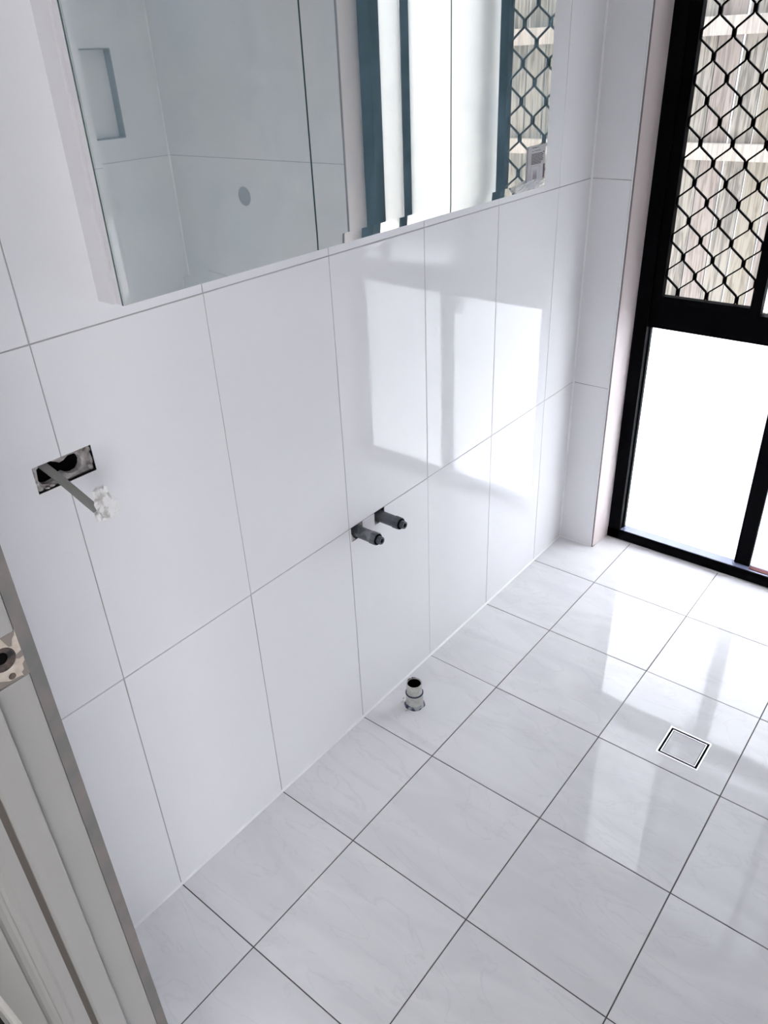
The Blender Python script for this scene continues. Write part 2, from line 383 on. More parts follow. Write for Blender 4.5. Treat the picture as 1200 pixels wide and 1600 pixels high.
# ------------------------------------------------------------------ far wall (left return, right part)
bm = bmesh.new()
box(bm, -0.02, RET - 0.0005, YW + 0.0012, YW + 0.175, -0.02, CH)
box(bm, XE, XR + 0.1, YW + 0.0012, YW + 0.175, -0.02, CH)
box(bm, RET - 0.0005, XE, YW + 0.0012, YW + 0.175, WT, CH)
wall_far = bm_obj('wall_far', bm, M_GROUT_W); tag(wall_far, 'far wall with narrow tiled return beside the window', kind='structure')
for r in range(5): tile(wall_far, 'y-', 0.001, RET - 0.003, ZJ[r], ZJ[r + 1], YW, GW)
for r in range(5):
    xs = [XE + 0.003, XR]
    for c in range(1):
        if r == 1:
            HX, HZ = 1.567, 1.046
            poly_slab('tile', [(xs[c] + gw, ZJ[r] + gw), (xs[c + 1] - gw, ZJ[r] + gw), (xs[c + 1] - gw, ZJ[r + 1] - gw), (xs[c] + gw, ZJ[r + 1] - gw)],
                      [list(reversed(circ(HX, HZ, 0.036)))], lambda a, b, h: (a, YW - h, b), T, M_TILE, wall_far)
        else: tile(wall_far, 'y-', xs[c], xs[c + 1], ZJ[r], ZJ[r + 1], YW, GW)
for x0, x1 in ((0.13, 0.58), (0.58, XE)): tile(wall_far, 'y-', x0, x1, WT + 0.003, CH, YW, GW)
bm = bmesh.new(); lathe(bm, (HX, YW + 0.008, HZ), (0, -1, 0), [(0.0, .012), (0.001, .030), (0.006, .0355), (0.0075, .0355)], cap1=False)
bm_obj('recess', bm, M_CAP, wall_far)
# reveals and edge trims
bm = bmesh.new()
box(bm, RET - 0.0005, RET + 0.0035, YW - 0.0005, YW + 0.004, 0, WT)
box(bm, XE - 0.003, XE + 0.003, YW - 0.0005, YW + 0.004, 0, WT)
trim = bm_obj('trim_1', bm, M_TRIM); tag(trim, 'thin brown-grey metal strip down the tile edges at the window recess', kind='structure')
bm = bmesh.new()
box(bm, RET - 0.003, RET + 0.0005, YW - 0.0012, YW + 0.0015, 0.001, WT)
trim2 = bm_obj('trim_2', bm, M_SILICONE); tag(trim2, 'narrow white edging strip beside the brown metal strip', kind='structure')
rv = []
for nm, (p, q) in (('reveal', ((RET + 0.0030, YW + 0.004), (RET + 0.0150, YF + 0.002))), ('reveal', ((XE - 0.001, YW + 0.004), (XE - 0.006, YF + 0.002)))):
    bm = bmesh.new(); s = 1 if p[0] < .5 else -1
    pts = [p, q, (q[0] - s * 0.02, q[1]), (p[0] - s * 0.008, p[1])]
    lo = [bm.verts.new((a, b, 0.0)) for a, b in pts]; hi = [bm.verts.new((a, b, WT)) for a, b in pts]
    bridge(bm, lo, hi); bm.faces.new(lo); bm.faces.new(hi)
    rv.append(bm_obj(nm, bm, M_REVEAL, wall_far))
box_obj('reveal', (RET + 0.003, XE - 0.002, YW + 0.004, YF + 0.01, WT - 0.012, WT), M_REVEAL, wall_far)

# ------------------------------------------------------------------ right wall with niche
NY0, NY1, NZ0, NZ1, ND = 1.16, 1.4963, 1.2625, 1.5655, 0.035
rmap = lambda a, b, h: (XR - h, a, b)
wall_right = poly_slab('wall_right', rect(YB - .1, YW + 0.12, -0.02, CH), [list(reversed(rect(NY0, NY1, NZ0, NZ1)))], lambda a, b, h: (XR + 0.0012 - h, a, b), 0.12, M_GROUT_W, None)
tag(wall_right, 'right wall of plain white tiles with recessed shower niche, seen in mirror', kind='structure')
ry = [YB, 0.14, 0.44, 0.74, 1.04, YW - 0.0]
for r in range(5):
    for c in range(5):
        y0, y1, z0, z1 = ry[c], ry[c + 1], ZJ[r], ZJ[r + 1]
        if c == 4 and r == 2:
            poly_slab('tile', rect(y0 + gw, y1 - gw, z0 + gw, z1 - gw), [list(reversed(rect(NY0, NY1, NZ0, NZ1)))], rmap, T, M_TILE, wall_right)
        else: tile(wall_right, 'x-', y0, y1, z0, z1, XR, GW)
bm = bmesh.new(); a, b, c_, d_ = NY0, NY1, NZ0, NZ1; w_ = .004
for y0, y1, z0, z1 in ((a, b, c_, c_ + w_), (a, b, d_ - w_, d_), (a, a + w_, c_, d_), (b - w_, b, c_, d_)): box(bm, XR - .001, XR + ND, y0, y1, z0, z1)
bm_obj('niche_lining', bm, mat('grey niche edge', (0.30, 0.31, 0.32), 0.4), wall_right)
box_obj('niche_back', (XR + ND, XR + ND + 0.01, NY0 - .01, NY1 + .01, NZ0 - .01, NZ1 + .01), M_TILE, wall_right)
box_obj('backing', (XR + 0.118, XR + 0.13, YB - .1, YW + .12, -0.02, CH), M_HALL, wall_right)

# ------------------------------------------------------------------ wall with the doorway, hall
XJ, XK, DH = 0.40, 1.24, 2.04                       # jamb faces, door height
YH = -0.366                                         # hall side of the wall
bm = bmesh.new()
for x0, x1, z0, z1 in ((-0.02, XJ - 0.02, -0.02, CH), (XK + 0.02, XR + 0.1, -0.02, CH), (XJ - 0.02, XK + 0.02, DH + 0.02, CH)):
    box(bm, x0, x1, YH, YB - 0.009, z0, z1)
wall_back = bm_obj('wall_back', bm, M_HALL); tag(wall_back, 'wall holding the doorway the view looks through', kind='structure')
for r in range(5):
    for x0, x1 in ((0.002, XJ - 0.0195), (XK + 0.0195, 1.62), (1.62, XR - .002)):
        if r == 4: continue
        tile(wall_back, 'y+', x0, x1, ZJ[r], ZJ[r + 1], YB, GW)
bm = bmesh.new(); box(bm, XJ - 0.0195, XK + 0.0195, YB - 0.009, YB, DH + 0.02, CH); bm_obj('lintel_tile', bm, M_TILE, wall_back)

# rest of the hall around the camera
bm = bmesh.new()
box(bm, -0.95, 2.75, -2.85, -2.75, -0.02, CH); box(bm, -1.05, -0.95, -2.85, YH, -0.02, CH); box(bm, 2.75, 2.85, -2.8, -2.65, -0.02, CH); box(bm, 2.75, 2.85, -0.95, YH, -0.02, CH); box(bm, 2.75, 2.85, -2.65, -0.95, 1.75, CH)  # opening in the right wall added to let sky in as fill
box(bm, -0.95, -0.02, YH, YH + 0.08, -0.02, CH); box(bm, XR + 0.1, 2.85, YH, YH + 0.08, -0.02, CH)
wall_hall = bm_obj('wall_hall', bm, M_HALL); tag(wall_hall, 'painted hall walls outside the bathroom doorway, opening added for fill light', kind='structure')
hf = box_obj('floor_hall', (-1.0, 2.8, -2.85, YB - 0.115, -0.06, -0.004), M_CARPET); tag(hf, 'black hall carpet at the lower left corner', kind='structure')
bm = bmesh.new(); sk = []
prof = [(YH, 0.105), (YH - 0.004, 0.105), (YH - 0.0085, 0.100), (YH - 0.0085, 0.094), (YH - 0.011, 0.088), (YH - 0.011, -0.004), (YH, -0.004)]
lo = [bm.verts.new((-0.95, y, z)) for y, z in prof]; hi = [bm.verts.new((XJ - 0.075, y, z)) for y, z in prof]
bridge(bm, lo, hi); bm.faces.new(lo); bm.faces.new(hi)
bb = bm_obj('baseboard_hall', bm, M_SKIRT); tag(bb, 'white hall skirting board at the bottom left corner', kind='structure')
ceiling = box_obj('ceiling', (-1.05, 2.85, -2.85, YW + 0.4, CH, CH + 0.08), M_CEIL); tag(ceiling, 'flat white ceiling above the room', kind='structure')

# door frame: jambs, stops, architrave, strike mortise
door_1 = empty('door_1'); tag(door_1, 'white painted door frame at the left edge with bare latch recess', kind='structure')
def vprism(bm, plan, z0, z1):
    lo = [bm.verts.new((x, y, z0)) for x, y in plan]; hi = [bm.verts.new((x, y, z1)) for x, y in plan]
    bridge(bm, lo, hi); bm.faces.new(lo); bm.faces.new(hi)
YJB, YJH = -0.2745, -0.361          # bathroom-side and hall-side ends of jamb
SZ0, SZ1, SY0, SY1 = 1.0120, 1.0638, -0.3050, -0.2740
rr = 0.0026
def jamb_plan(d=0.0): return [(XJ - 0.02, YJB), (XJ - rr - d, YJB), (XJ - 0.0005 - d, YJB - rr * .4), (XJ - d, YJB - rr), (XJ - d, YJH + rr), (XJ - rr - d, YJH), (XJ - 0.02, YJH)]
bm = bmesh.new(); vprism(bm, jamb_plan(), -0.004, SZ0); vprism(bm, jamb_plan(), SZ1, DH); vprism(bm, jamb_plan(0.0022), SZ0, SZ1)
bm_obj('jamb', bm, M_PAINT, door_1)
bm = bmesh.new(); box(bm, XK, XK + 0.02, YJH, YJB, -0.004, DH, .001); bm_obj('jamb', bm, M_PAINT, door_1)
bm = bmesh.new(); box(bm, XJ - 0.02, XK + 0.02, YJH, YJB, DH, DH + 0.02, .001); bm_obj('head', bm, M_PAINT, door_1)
SH = 0.010
bm = bmesh.new(); vprism(bm, [(XJ, -0.3115), (XJ + SH - .002, -0.3115), (XJ + SH - .0004, -0.3120), (XJ + SH, -0.3135), (XJ + SH, -0.3370), (XJ + SH - .003, -0.3395), (XJ, -0.3395)], -0.004, DH)
bm_obj('door_stop', bm, M_PAINT, door_1)
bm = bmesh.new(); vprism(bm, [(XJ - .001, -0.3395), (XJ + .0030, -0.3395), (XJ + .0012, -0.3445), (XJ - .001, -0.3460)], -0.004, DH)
bm_obj('stop_shade_strip', bm, M_STOP_SHADE, door_1)
bm = bmesh.new(); box(bm, XK - SH, XK, -0.3395, -0.3115, -0.004, DH, .001); bm_obj('door_stop', bm, M_PAINT, door_1)
# architrave on the hall side
ar = [(XJ - 0.004, YJH), (XJ - 0.004, YJH - 0.006), (XJ - 0.0065, YJH - 0.009), (XJ - 0.012, YJH - 0.0095), (XJ - 0.014, YJH - 0.0125), (XJ - 0.020, YJH - 0.0165), (XJ - 0.028, YJH - 0.018),
      (XJ - 0.066, YJH - 0.014), (XJ - 0.070, YJH - 0.010), (XJ - 0.070, YJH)]
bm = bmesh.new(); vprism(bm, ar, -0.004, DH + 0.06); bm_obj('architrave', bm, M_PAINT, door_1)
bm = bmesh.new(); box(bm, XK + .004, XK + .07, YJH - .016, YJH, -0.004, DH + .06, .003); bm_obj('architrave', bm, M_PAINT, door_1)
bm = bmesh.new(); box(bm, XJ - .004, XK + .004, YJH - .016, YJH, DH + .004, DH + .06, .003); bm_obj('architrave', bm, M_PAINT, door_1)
# raw edge of tile and adhesive beyond the jamb
bm = bmesh.new(); vprism(bm, [(XJ - 0.0195, YJB), (XJ - 0.0012, YJB), (XJ - 0.0012, YB + .0005), (XJ - 0.0195, YB + .0005)], 0, DH); bm_obj('raw_edge', bm, M_PAINT_DIRTY, door_1)
bm = bmesh.new(); box(bm, XK + .0012, XK + .0195, YJB, YB + .0005, 0, DH); bm_obj('raw_edge', bm, M_PAINT_DIRTY, door_1)
# latch recess: bare timber, torn paint, bore, screw holes
XS = XJ - 0.0021
def flat_patch(name, pts, m, x=XS, h=0.0006):
    return poly_slab(name, pts, [], lambda a, b, q: (x + h + q, a, b), h, m, door_1)
flat_patch('bare_timber', [(SY0, SZ0), (SY1, SZ0), (SY1, SZ1), (SY0, SZ1)], M_TIMBER)
for pts in ([(-.2885, 1.0625), (-.2750, 1.0630), (-.2760, 1.0590), (-.2790, 1.0560), (-.2810, 1.0490), (-.2840, 1.0500)],
            [(-.2825, 1.0372), (-.2742, 1.0402), (-.2742, 1.0335), (-.2785, 1.0325), (-.2815, 1.0345)],
            [(-.2742, 1.0285), (-.2742, 1.0125), (-.2800, 1.0125), (-.2805, 1.0175), (-.2780, 1.0190), (-.2775, 1.0250)],
            [(-.3045, 1.0122), (-.2800, 1.0122), (-.2810, 1.0140), (-.2930, 1.0150), (-.3010, 1.0200), (-.3045, 1.0240)],
            [(-.3048, 1.0635), (-.2960, 1.0635), (-.2990, 1.0560), (-.3048, 1.0500)]):
    flat_patch('torn_paint', pts, M_TORN, XS + .0006, .0004)
def disc(name, y, z, r0, r1, m, parent, x):
    bm = bmesh.new(); lathe(bm, (x, y, z), (1, 0, 0), [(0, r0), (0.0005, r0 * .96), (0.0003, r1)], cap0=False, cap1=True, n=24); bm_obj(name, bm, m, parent)  # flat dark disc drawn in place of a hole
disc('latch_bore', -.2925, 1.0400, .0125, .0085, M_DARK_BROWN, door_1, XS + .0006)
disc('bore_centre', -.2935, 1.0425, .0060, .0040, M_BLACK, door_1, XS + .0012)
disc('screw_hole', -.2895, 1.0188, .0034, .0018, M_DARK_BROWN, door_1, XS + .0006)
disc('screw_hole', -.2945, 1.0590, .0034, .0018, M_DARK_BROWN, door_1, XS + .0006)

# ------------------------------------------------------------------ silicone beads
bm = bmesh.new()
def bead(bm, p, q, d1, d2, r):
    p, q, d1, d2 = Vector(p), Vector(q), Vector(d1), Vector(d2)
    prof = [p * 0, d1 * r, d1 * r * .55 + d2 * r * .55, d2 * r]
    A = [bm.verts.new(p + k) for k in prof]; B = [bm.verts.new(q + k) for k in prof]
    bridge(bm, A, B); bm.faces.new(A); bm.faces.new(B)
bead(bm, (0, YB, 0), (0, YW, 0), (1, 0, 0), (0, 0, 1), .0042)
bead(bm, (0, YW, 0), (0, YW, CH), (1, 0, 0), (0, -1, 0), .0045)
bead(bm, (0, YW, 0), (RET, YW, 0), (0, -1, 0), (0, 0, 1), .0035)
bead(bm, (XR, YB, 0), (XR, YW, 0), (-1, 0, 0), (0, 0, 1), .0042)
bead(bm, (XR, YW, 0), (XR, YW, CH), (-1, 0, 0), (0, -1, 0), .0045)
tr3 = bm_obj('trim_3', bm, M_SILICONE); tag(tr3, 'white silicone bead along wall foot and corners', kind='structure')

# ------------------------------------------------------------------ window
win = empty('window_1'); tag(win, 'black aluminium window with diamond security screen over frosted lower panes', kind='structure')
XL0, XL1, XR0, XR1 = 0.1375, 0.178, 0.972, 1.022
ZT0, ZT1 = 0.759, 0.838       # transom
YD = 1.862                    # back of frame
def wpart(name, b, m=M_ALU, bev=.0012): return box_obj(name, b, m, win, bev)
wpart('side_frame', (XL0, XL1, YF, 1.835, 0.0, WT - .012)); wpart('side_frame', (XR0, XR1, YF, 1.835, 0.0, WT - .012))
wpart('head_frame', (XL0, XR1, YF, YD, WT - .055, WT - .012))
wpart('transom', (XL1, XR0, YF + .012, 1.830, ZT0, ZT1))
wpart('mullion', (0.556, 0.604, 1.812, YD, 0.0375, ZT0))
wpart('sill_nose', (XL0 - .006, XR1 + .004, YF, YF + .006, 0.002, 0.0395), M_ALU)
wpart('sill_track', (XL1, XR0, YF + .006, 1.84, 0.0, 0.0385), M_ALU_SILL, .0004)
wpart('glazing_bead', (XL1, XL1 + .005, 1.805, 1.821, .0375, ZT0)); 
wpart('edge_angle', (XL0 - .006, XR1 + .004, YF - .0025, YF, 0.0, 0.0035), M_SILVER, 0)
wpart('red_strip', (0.606, 0.965, 1.797, 1.817, 0.0375, 0.0405), M_RED, .0008)  # plain red-brown strip along the sill before the second pane
def pane(x0, x1, z0, z1, y=1.825): return box_obj('glass_pane', (x0, x1, y, y + .004, z0, z1), M_FROST, win)
pane(XL1, 0.556, 0.0375, ZT0); pane(0.604, XR0, 0.0375, ZT0)
# upper right: sliding frosted sash with stiles
pane(0.480, 0.856, ZT1, WT - .05, 1.838); pane(0.889, XR0, ZT1, WT - .05, 1.830)
wpart('sash_stile', (0.856, 0.889, 1.835, 1.860, ZT1, WT - .05)); wpart('sash_rail', (0.486, 0.856, 1.844, 1.858, ZT1, ZT1 + .015))
wpart('outer_stile', (0.520, 0.585, 1.868, 1.885, ZT1, WT - .05))
wpart('leak_block', (0.1195, 0.1400, 1.797, 1.864, 0.0, WT)); wpart('leak_block', (1.0195, 1.0310, 1.797, 1.864, 0.0, WT))  # hidden blocks added to stop sun leaking past the frame
# latch on the sill of the second pane
bm = bmesh.new(); box(bm, 0.715, 0.785, 1.800, 1.816, 0.0405, 0.058, .003); box(bm, 0.735, 0.765, 1.790, 1.802, 0.046, 0.054, .002); bm_obj('latch', bm, M_SILVER, win)
# security screen: frame and one part per zig-zag strand
XM0, XM1, ZM0, ZM1 = 0.2065, 0.4555, 0.856, WT - .06
scr = bmesh.new()
box(scr, XL1, XM0, 1.790, 1.818, ZT1, WT - .055, .001); box(scr, XM1, 0.4845, 1.790, 1.818, ZT1, WT - .055, .001)
box(scr, XM0, XM1, 1.791, 1.817, ZT1, ZM0, .001); box(scr, XM0, XM1, 1.791, 1.817, ZM1, WT - .055, .001)
screen = bm_obj('security_screen', scr, M_ALU, win)
PX, PZ, YM = 0.0415, 0.0493, 1.804
X0N, Z0N = 0.2055, 0.8215
rows = int((ZM1 - Z0N) / PZ) + 2
for s in range(-1, 7):
    pts = []
    for j in range(-1, rows + 1):
        col = s + ((j + s) % 2)                 # node columns alternate
        x = X0N + col * PX; z = Z0N + j * PZ
        d = 1 if (j + s) % 2 == 0 else -1       # strand leaves this node towards +x / -x
        e = 0.0012 * d
        pts += [(x + e * 1.6 - 0, z - .0065), (x + e * 1.6, z + .0065), (x + d * .0045, z + .0115), (x + d * (PX - .0045), z + PZ - .0115)]
    pts = [p for p in pts if ZM0 - .004 < p[1] < ZM1 + .004 and XM0 - .004 < p[0] < XM1 + .004]
    # split into runs
    runs, cur = [], []
    for p in pts:
        if cur and (p[1] - cur[-1][1]) > .045: runs.append(cur); cur = []
        cur.append(p)
    if cur: runs.append(cur)
    bm = bmesh.new()
    for r_ in runs:
        if len(r_) > 1: sweep(bm, [(x, YM, z) for x, z in r_], 0.0040, 0.0075, (1, 0, 0), square=True)
    # the crimped nodes on this strand's left column
    for j in range(0, rows):
        if (j + s) % 2 == 0:
            x, z = X0N + s * PX, Z0N + j * PZ
            if XM0 - .01 < x < XM1 + .01 and ZM0 - .01 < z < ZM1: box(bm, x - .0050, x + .0050, YM - .005, YM + .005, z - .0092, z + .0092, .0018)
    if len(bm.verts): bm_obj('grille_strand', bm, M_ALU, screen)
    else: bm.free()

# ------------------------------------------------------------------ outside: ground, paling fence, outer wall skin
gr = box_obj('ground', (-6, 8, YD + 0.02, 9, -0.30, -0.15), M_CONC); tag(gr, 'pale concrete side path outside the window', 'path', kind='structure')
YFN = 3.10
fence = empty('paling_fence', (0, YFN, -0.15)); tag(fence, 'weathered grey timber paling fence seen through the diamond screen', 'fence')
px0 = -1.9; i = 0
x = px0 - 0.028 + 0.0
while x < 3.6:
    w = 0.0885 + random.uniform(-.0015, .0015); bm = bmesh.new(); top = 1.695 + random.uniform(-.012, .012)
    dy = random.uniform(-.002, .002)
    box(bm, -w / 2, w / 2, 0, .014, -top / 2 - .05, top / 2 + .05, .0015)
    bmesh.ops.recalc_face_normals(bm, faces=bm.faces)
    me = bpy.data.meshes.new('paling'); bm.to_mesh(me); bm.free(); me.materials.append(FENCE[random.choice([0, 0, 1, 2, 0, 1])])
    o = bpy.data.objects.new('paling', me); o.location = (x, dy, 0.15 + top / 2 - .05); o.rotation_euler = (0, random.uniform(-.004, .004), 0)
    link(o, fence); x += 0.0945
for z0, z1 in ((0.30, 0.37), (1.072, 1.135), (1.514, 1.578)):
    box_obj('rail', (-2, 3.7, YFN - .036, YFN, z0, z1), M_RAIL, fence, .003)
for xp in (-1.7, 1.95): box_obj('post', (xp, xp + .09, YFN + .014, YFN + .09, -.3, 1.66), M_RAIL, fence, .004)
ow = bmesh.new()
box(ow, -3, XL0 - 0.06, YD, YD + 0.10, -0.3, 2.7); box(ow, XR1 + .05, 5, YD, YD + .10, -.3, 2.7); box(ow, XL0 - .06, XR1 + .05, YD, YD + .10, WT - .012, 2.7); box(ow, XL0, XR1, YD, YD + .10, -0.3, -0.002)
w_out = bm_obj('wall_outside', ow, M_BRICK); tag(w_out, 'outer skin of the house wall round the window', kind='structure')
eave = box_obj('roof', (-1.5, 3.2, -2.9, 2.470, 2.62, 2.70), M_CEIL); tag(eave, 'flat roof slab and eave over the room', kind='structure')
house = empty('neighbour_house', (1.0, 5.4, -0.15)); tag(house, 'blue-grey clad house beyond the fence top, glimpsed in the mirror, upper part added to block sky', 'house')
M_CLAD = mat('blue-grey cladding', (0.62, 0.65, 0.68), 0.7)
for k in range(38): box_obj('cladding_board', (-6, 9, 5.4 + .004 * (k % 2), 5.52, -.15 + .19 * k, .036 + .19 * k), M_CLAD, house)  # upper boards added to keep high sky out of floor reflections
bm = bmesh.new(); lo = [bm.verts.new((-6.4, y, z)) for y, z in ((4.95, 7.0), (4.95, 7.14), (9.0, 8.5), (9.0, 8.3), (5.5, 7.05))]; hi = [bm.verts.new((9.4, v.co.y, v.co.z)) for v in lo]
bridge(bm, lo, hi); bm.faces.new(lo); bm.faces.new(hi); bm_obj('roof', bm, M_CLAD, house)
box_obj('side_wall', (-6, 9, 8.8, 8.9, -.15, 8.3), M_CLAD, house)

# ------------------------------------------------------------------ mirror cabinet
CY = [0.1190, 0.5150, 0.9165, 1.314]
CZ0, CZ1 = 1.2125, 1.9325
cab = empty('mirror_cabinet', (0, 0.72, CZ0)); tag(cab, 'wide white wall cabinet with three mirrored doors', 'cabinet')
box_obj('body', (0.0, 0.0375, CY[0] - .004, CY[3] - .001, CZ0, CZ1), M_WHITE, cab, .0008)
def mirror_plate(y0, y1, z0, z1, x0, x1, bv, dp, parent, bl=0.0, m=None):
    bm = bmesh.new()
    L = []
    for ins, xx in ((0, x0), (0, x1 - dp), (bv, x1)):
        L.append([bm.verts.new((xx, y, z)) for y, z in ((y0 + (bl if ins else 0), z0 + ins), (y1, z0 + ins), (y1, z1 - ins), (y0 + (bl if ins else 0), z1 - ins))])
    bridge(bm, L[0], L[1]); bridge(bm, L[1], L[2]); bm.faces.new(L[2]); bm.faces.new(L[0])
    bmesh.ops.recalc_face_normals(bm, faces=bm.faces); bm.faces.ensure_lookup_table()
    for f in bm.faces: f.material_index = 0 if f.normal.x > .5 else 1
    return bm_obj('mirror_glass', bm, [M_MIRROR, M_MIRROR_EDGE], parent, recalc=False)
for k in range(3):
    y0, y1 = CY[k] + (0 if k == 0 else .0017), CY[k + 1] - (.0017 if k < 2 else 0)
    d = box_obj('door', (0.0385, 0.0515, y0 + .0008, y1 - .0008, CZ0 + .0006, CZ1), M_WHITE, cab, .0006)
    mg = mirror_plate(y0, y1, CZ0, CZ1, 0.0515 , 0.0560, 0.017, 0.0007, None, 0.012 if k == 0 else 0.0)
    mg.data.transform(Matrix.Translation(-Vector(cab.location))); mg.parent = d
# card left on the right-hand door
card = empty('leaflet', (0.0563, 1.2629, 1.2165)); tag(card, 'small grey printed instruction card stuck to right mirror corner, bottom torn', 'leaflet')
cmap = lambda a, b, h: (0.0585 + h, a, b)
cy0, cy1, cz0, cz1 = 1.2235, 1.3040, 1.2170, 1.3065
poly_slab('card', [(cy0, cz0), (1.285, cz0 + .0008), (1.2945, 1.2235), (1.2990, 1.2330), (1.3010, 1.262), (cy1, 1.2655), (cy1, cz1), (cy0, cz1 - .001)], [], cmap, 0.0022, M_CARD, card)
bm = bmesh.new()
rg = random.Random(5)
def ink(bm, y0, y1, z, h): box(bm, 0.0584, 0.0588, y0, y1, z, z + h)
ink(bm, 1.240, 1.262, 1.3015, .0012); ink(bm, 1.262, 1.270, 1.3018, .0008)
ink(bm, 1.240, 1.247, 1.2945, .0008); ink(bm, 1.252, 1.280, 1.2950, .0009)
z = 1.2880
for k in range(8):
    y = 1.2385; 
    while y < 1.290 - k * .0012:
        w = rg.uniform(.003, .011); ink(bm, y, min(y + w, 1.2955), z, .0015); y += w + .0013
    z -= .0030
ink(bm, 1.2925, 1.2970, 1.2890, .0025)
ink(bm, 1.2350, 1.2600, 1.2185, .0012)
bm_obj('print', bm, M_INK, card)['kind'] = 'stuff'
bm = bmesh.new()
for a_ in ((1.2370, 1.2780, 1.2630, .0006), (1.2370, 1.2780, 1.2280, .0006)): ink(bm, *a_)
box(bm, .0584, .0587, 1.2370, 1.2376, 1.228, 1.2636); box(bm, .0584, .0587, 1.2775, 1.2781, 1.228, 1.2636)
for dy, zz in ((-.006, 1.2345), (0, 1.2345), (.006, 1.2345)):
    c = 1.2575 + dy; v_ = [bm.verts.new((.0587, c - .0042, zz)), bm.verts.new((.0587, c + .0042, zz)), bm.verts.new((.0587, c + .0006, zz + .021)), bm.verts.new((.0587, c - .0006, zz + .021))]
    bm.faces.new(v_)
bm_obj('print', bm, M_INK2, card)['kind'] = 'stuff'
box_obj('dark_block', (.0562, .0592, 1.2955, 1.3035, 1.2335, 1.2640), M_BROWN, card, .0006)
# scrap of film curling at the lower edge of the door
bm = bmesh.new(); rows_ = []
for i in range(11):
    row = []
    for j in range(5):
        y = 1.165 + .0135 * i; z = CZ0 + .002 + .0045 * j * (1.2 - .5 * abs(i - 5) / 5)
        row.append(bm.verts.new((.0572 + .0035 * math.sin(i * 1.3 + j) ** 2 + .0012 * j, y + .002 * math.sin(j * 2.1), z)))
    rows_.append(row)
for i in range(10):
    for j in range(4): bm.faces.new((rows_[i][j], rows_[i + 1][j], rows_[i + 1][j + 1], rows_[i][j + 1]))
film = bm_obj('plastic_film', bm, M_FILM); tag(film, 'scrap of clear plastic film curling off the mirror below the card', 'film')
sm = film.modifiers.new('thickness', 'SOLIDIFY'); sm.thickness = .0002

# ------------------------------------------------------------------ power cable with taped end
cable = empty('power_cable', (0, -0.02, 0.99)); tag(cable, 'flat grey cable hanging from the wall cut-out, end wrapped in white tape', 'cable')
cp = []
P0, P1, P2, P3 = Vector((-0.028, -0.030, 1.016)), Vector((0.012, -0.0225, 0.999)), Vector((0.045, -0.0170, 0.978)), Vector((0.083, -0.0085, 0.953))
for i in range(17):
    t = i / 16; cp.append(P0 * (1 - t) ** 3 + P1 * 3 * t * (1 - t) ** 2 + P2 * 3 * t * t * (1 - t) + P3 * t ** 3)
bm = bmesh.new(); sweep(bm, cp, 0.0125, 0.0055, (0, .85, .5), n=16); bm_obj('sheath', bm, M_CABLE, cable, True)
rg = random.Random(11)
bm = bmesh.new(); prev = None
A, B = Vector((0.0830, 0.0000, 0.9860)), Vector((0.0890, 0.0060, 0.9385))
d = (B - A).normalized(); u = Vector((-.25, .9, .3)); u = (u - d * u.dot(d)).normalized(); v = d.cross(u); NS = 13; NR = 22
# u = wide direction seen by the viewer
for i in range(NS):
    t = i / (NS - 1); c = A.lerp(B, t); w = [.0100, .0118, .0122, .0125, .0135, .0145, .0160, .0170, .0180, .0185, .0185, .0165, .0120][i]; th = w * .55
    rgs = []
    for k in range(NR):
        a = 2 * math.pi * k / NR; q = 1 + rg.uniform(-.14, .14) + .10 * math.sin(3 * a + i * .9)
        rgs.append(bm.verts.new(c + u * math.cos(a) * w * q + v * math.sin(a) * th * q + d * rg.uniform(-.0012, .0012)))
    if prev: bridge(bm, prev, rgs)
    else: bm.faces.new(rgs)
    prev = rgs
bm.faces.new(prev)
bm_obj('tape_wrap', bm, M_TAPE, cable)
# loose tape flap to the lower left
bm = bmesh.new(); fl = []
for i in range(5):
    for j in range(4): fl.append(bm.verts.new((0.088 + .002 * math.sin(i * 2 + j), -0.018 + .0075 * i, 0.938 + .006 * j + .001 * math.sin(i * 3))))
for i in range(4):
    for j in range(3): bm.faces.new((fl[i * 4 + j], fl[(i + 1) * 4 + j], fl[(i + 1) * 4 + j + 1], fl[i * 4 + j + 1]))
o = bm_obj('tape_flap', bm, M_TAPE, cable); sm = o.modifiers.new('t', 'SOLIDIFY'); sm.thickness = .0004

# ------------------------------------------------------------------ two water outlets in the wall
def water_pipe(y, z, length, m, label, seed):
    root = empty('water_pipe', (0, y, z)); tag(root, label, 'pipe', 'capped water outlets in the left wall')
    c = (-0.022, y, z); L = length + .022
    bm = bmesh.new(); lathe(bm, c, (1, 0, 0), [(0, .0138), (L - .030, .0138), (L - .029, .0142)], n=32); bm_obj('sleeve', bm, m, root, False)
    # octagonal collar
    bm = bmesh.new(); lathe(bm, c, (1, 0, 0), [(L - .030, .0146), (L - .0285, .0154), (L - .0145, .0154), (L - .0130, .0146), (L - .0125, .0120)], n=10); bm_obj('collar', bm, m, root)
    bm = bmesh.new(); lathe(bm, c, (1, 0, 0), [(L - .0128, .0130), (L - .0105, .0130)], n=28); bm_obj('sealing_ring', bm, M_BLACK, root)
    pr = [(L - .0105, .0090)]
    h = L - .0100
    for k in range(4): pr += [(h + .0006, .0096), (h + .0012, .0090)]; h += .0020
    pr += [(L - .0012, .0091), (L, .0085), (L, .0058), (L - .012, .0056)]
    bm = bmesh.new(); lathe(bm, c, (1, 0, 0), pr, n=28); bm_obj('nipple', bm, M_PIPE, root)
    bm = bmesh.new(); lathe(bm, c, (1, 0, 0), [(L - .0118, .0055), (L - .0014, .0056)], n=20); bm_obj('bore', bm, M_BLACK, root)  # black plug paints in the darkness inside the bore
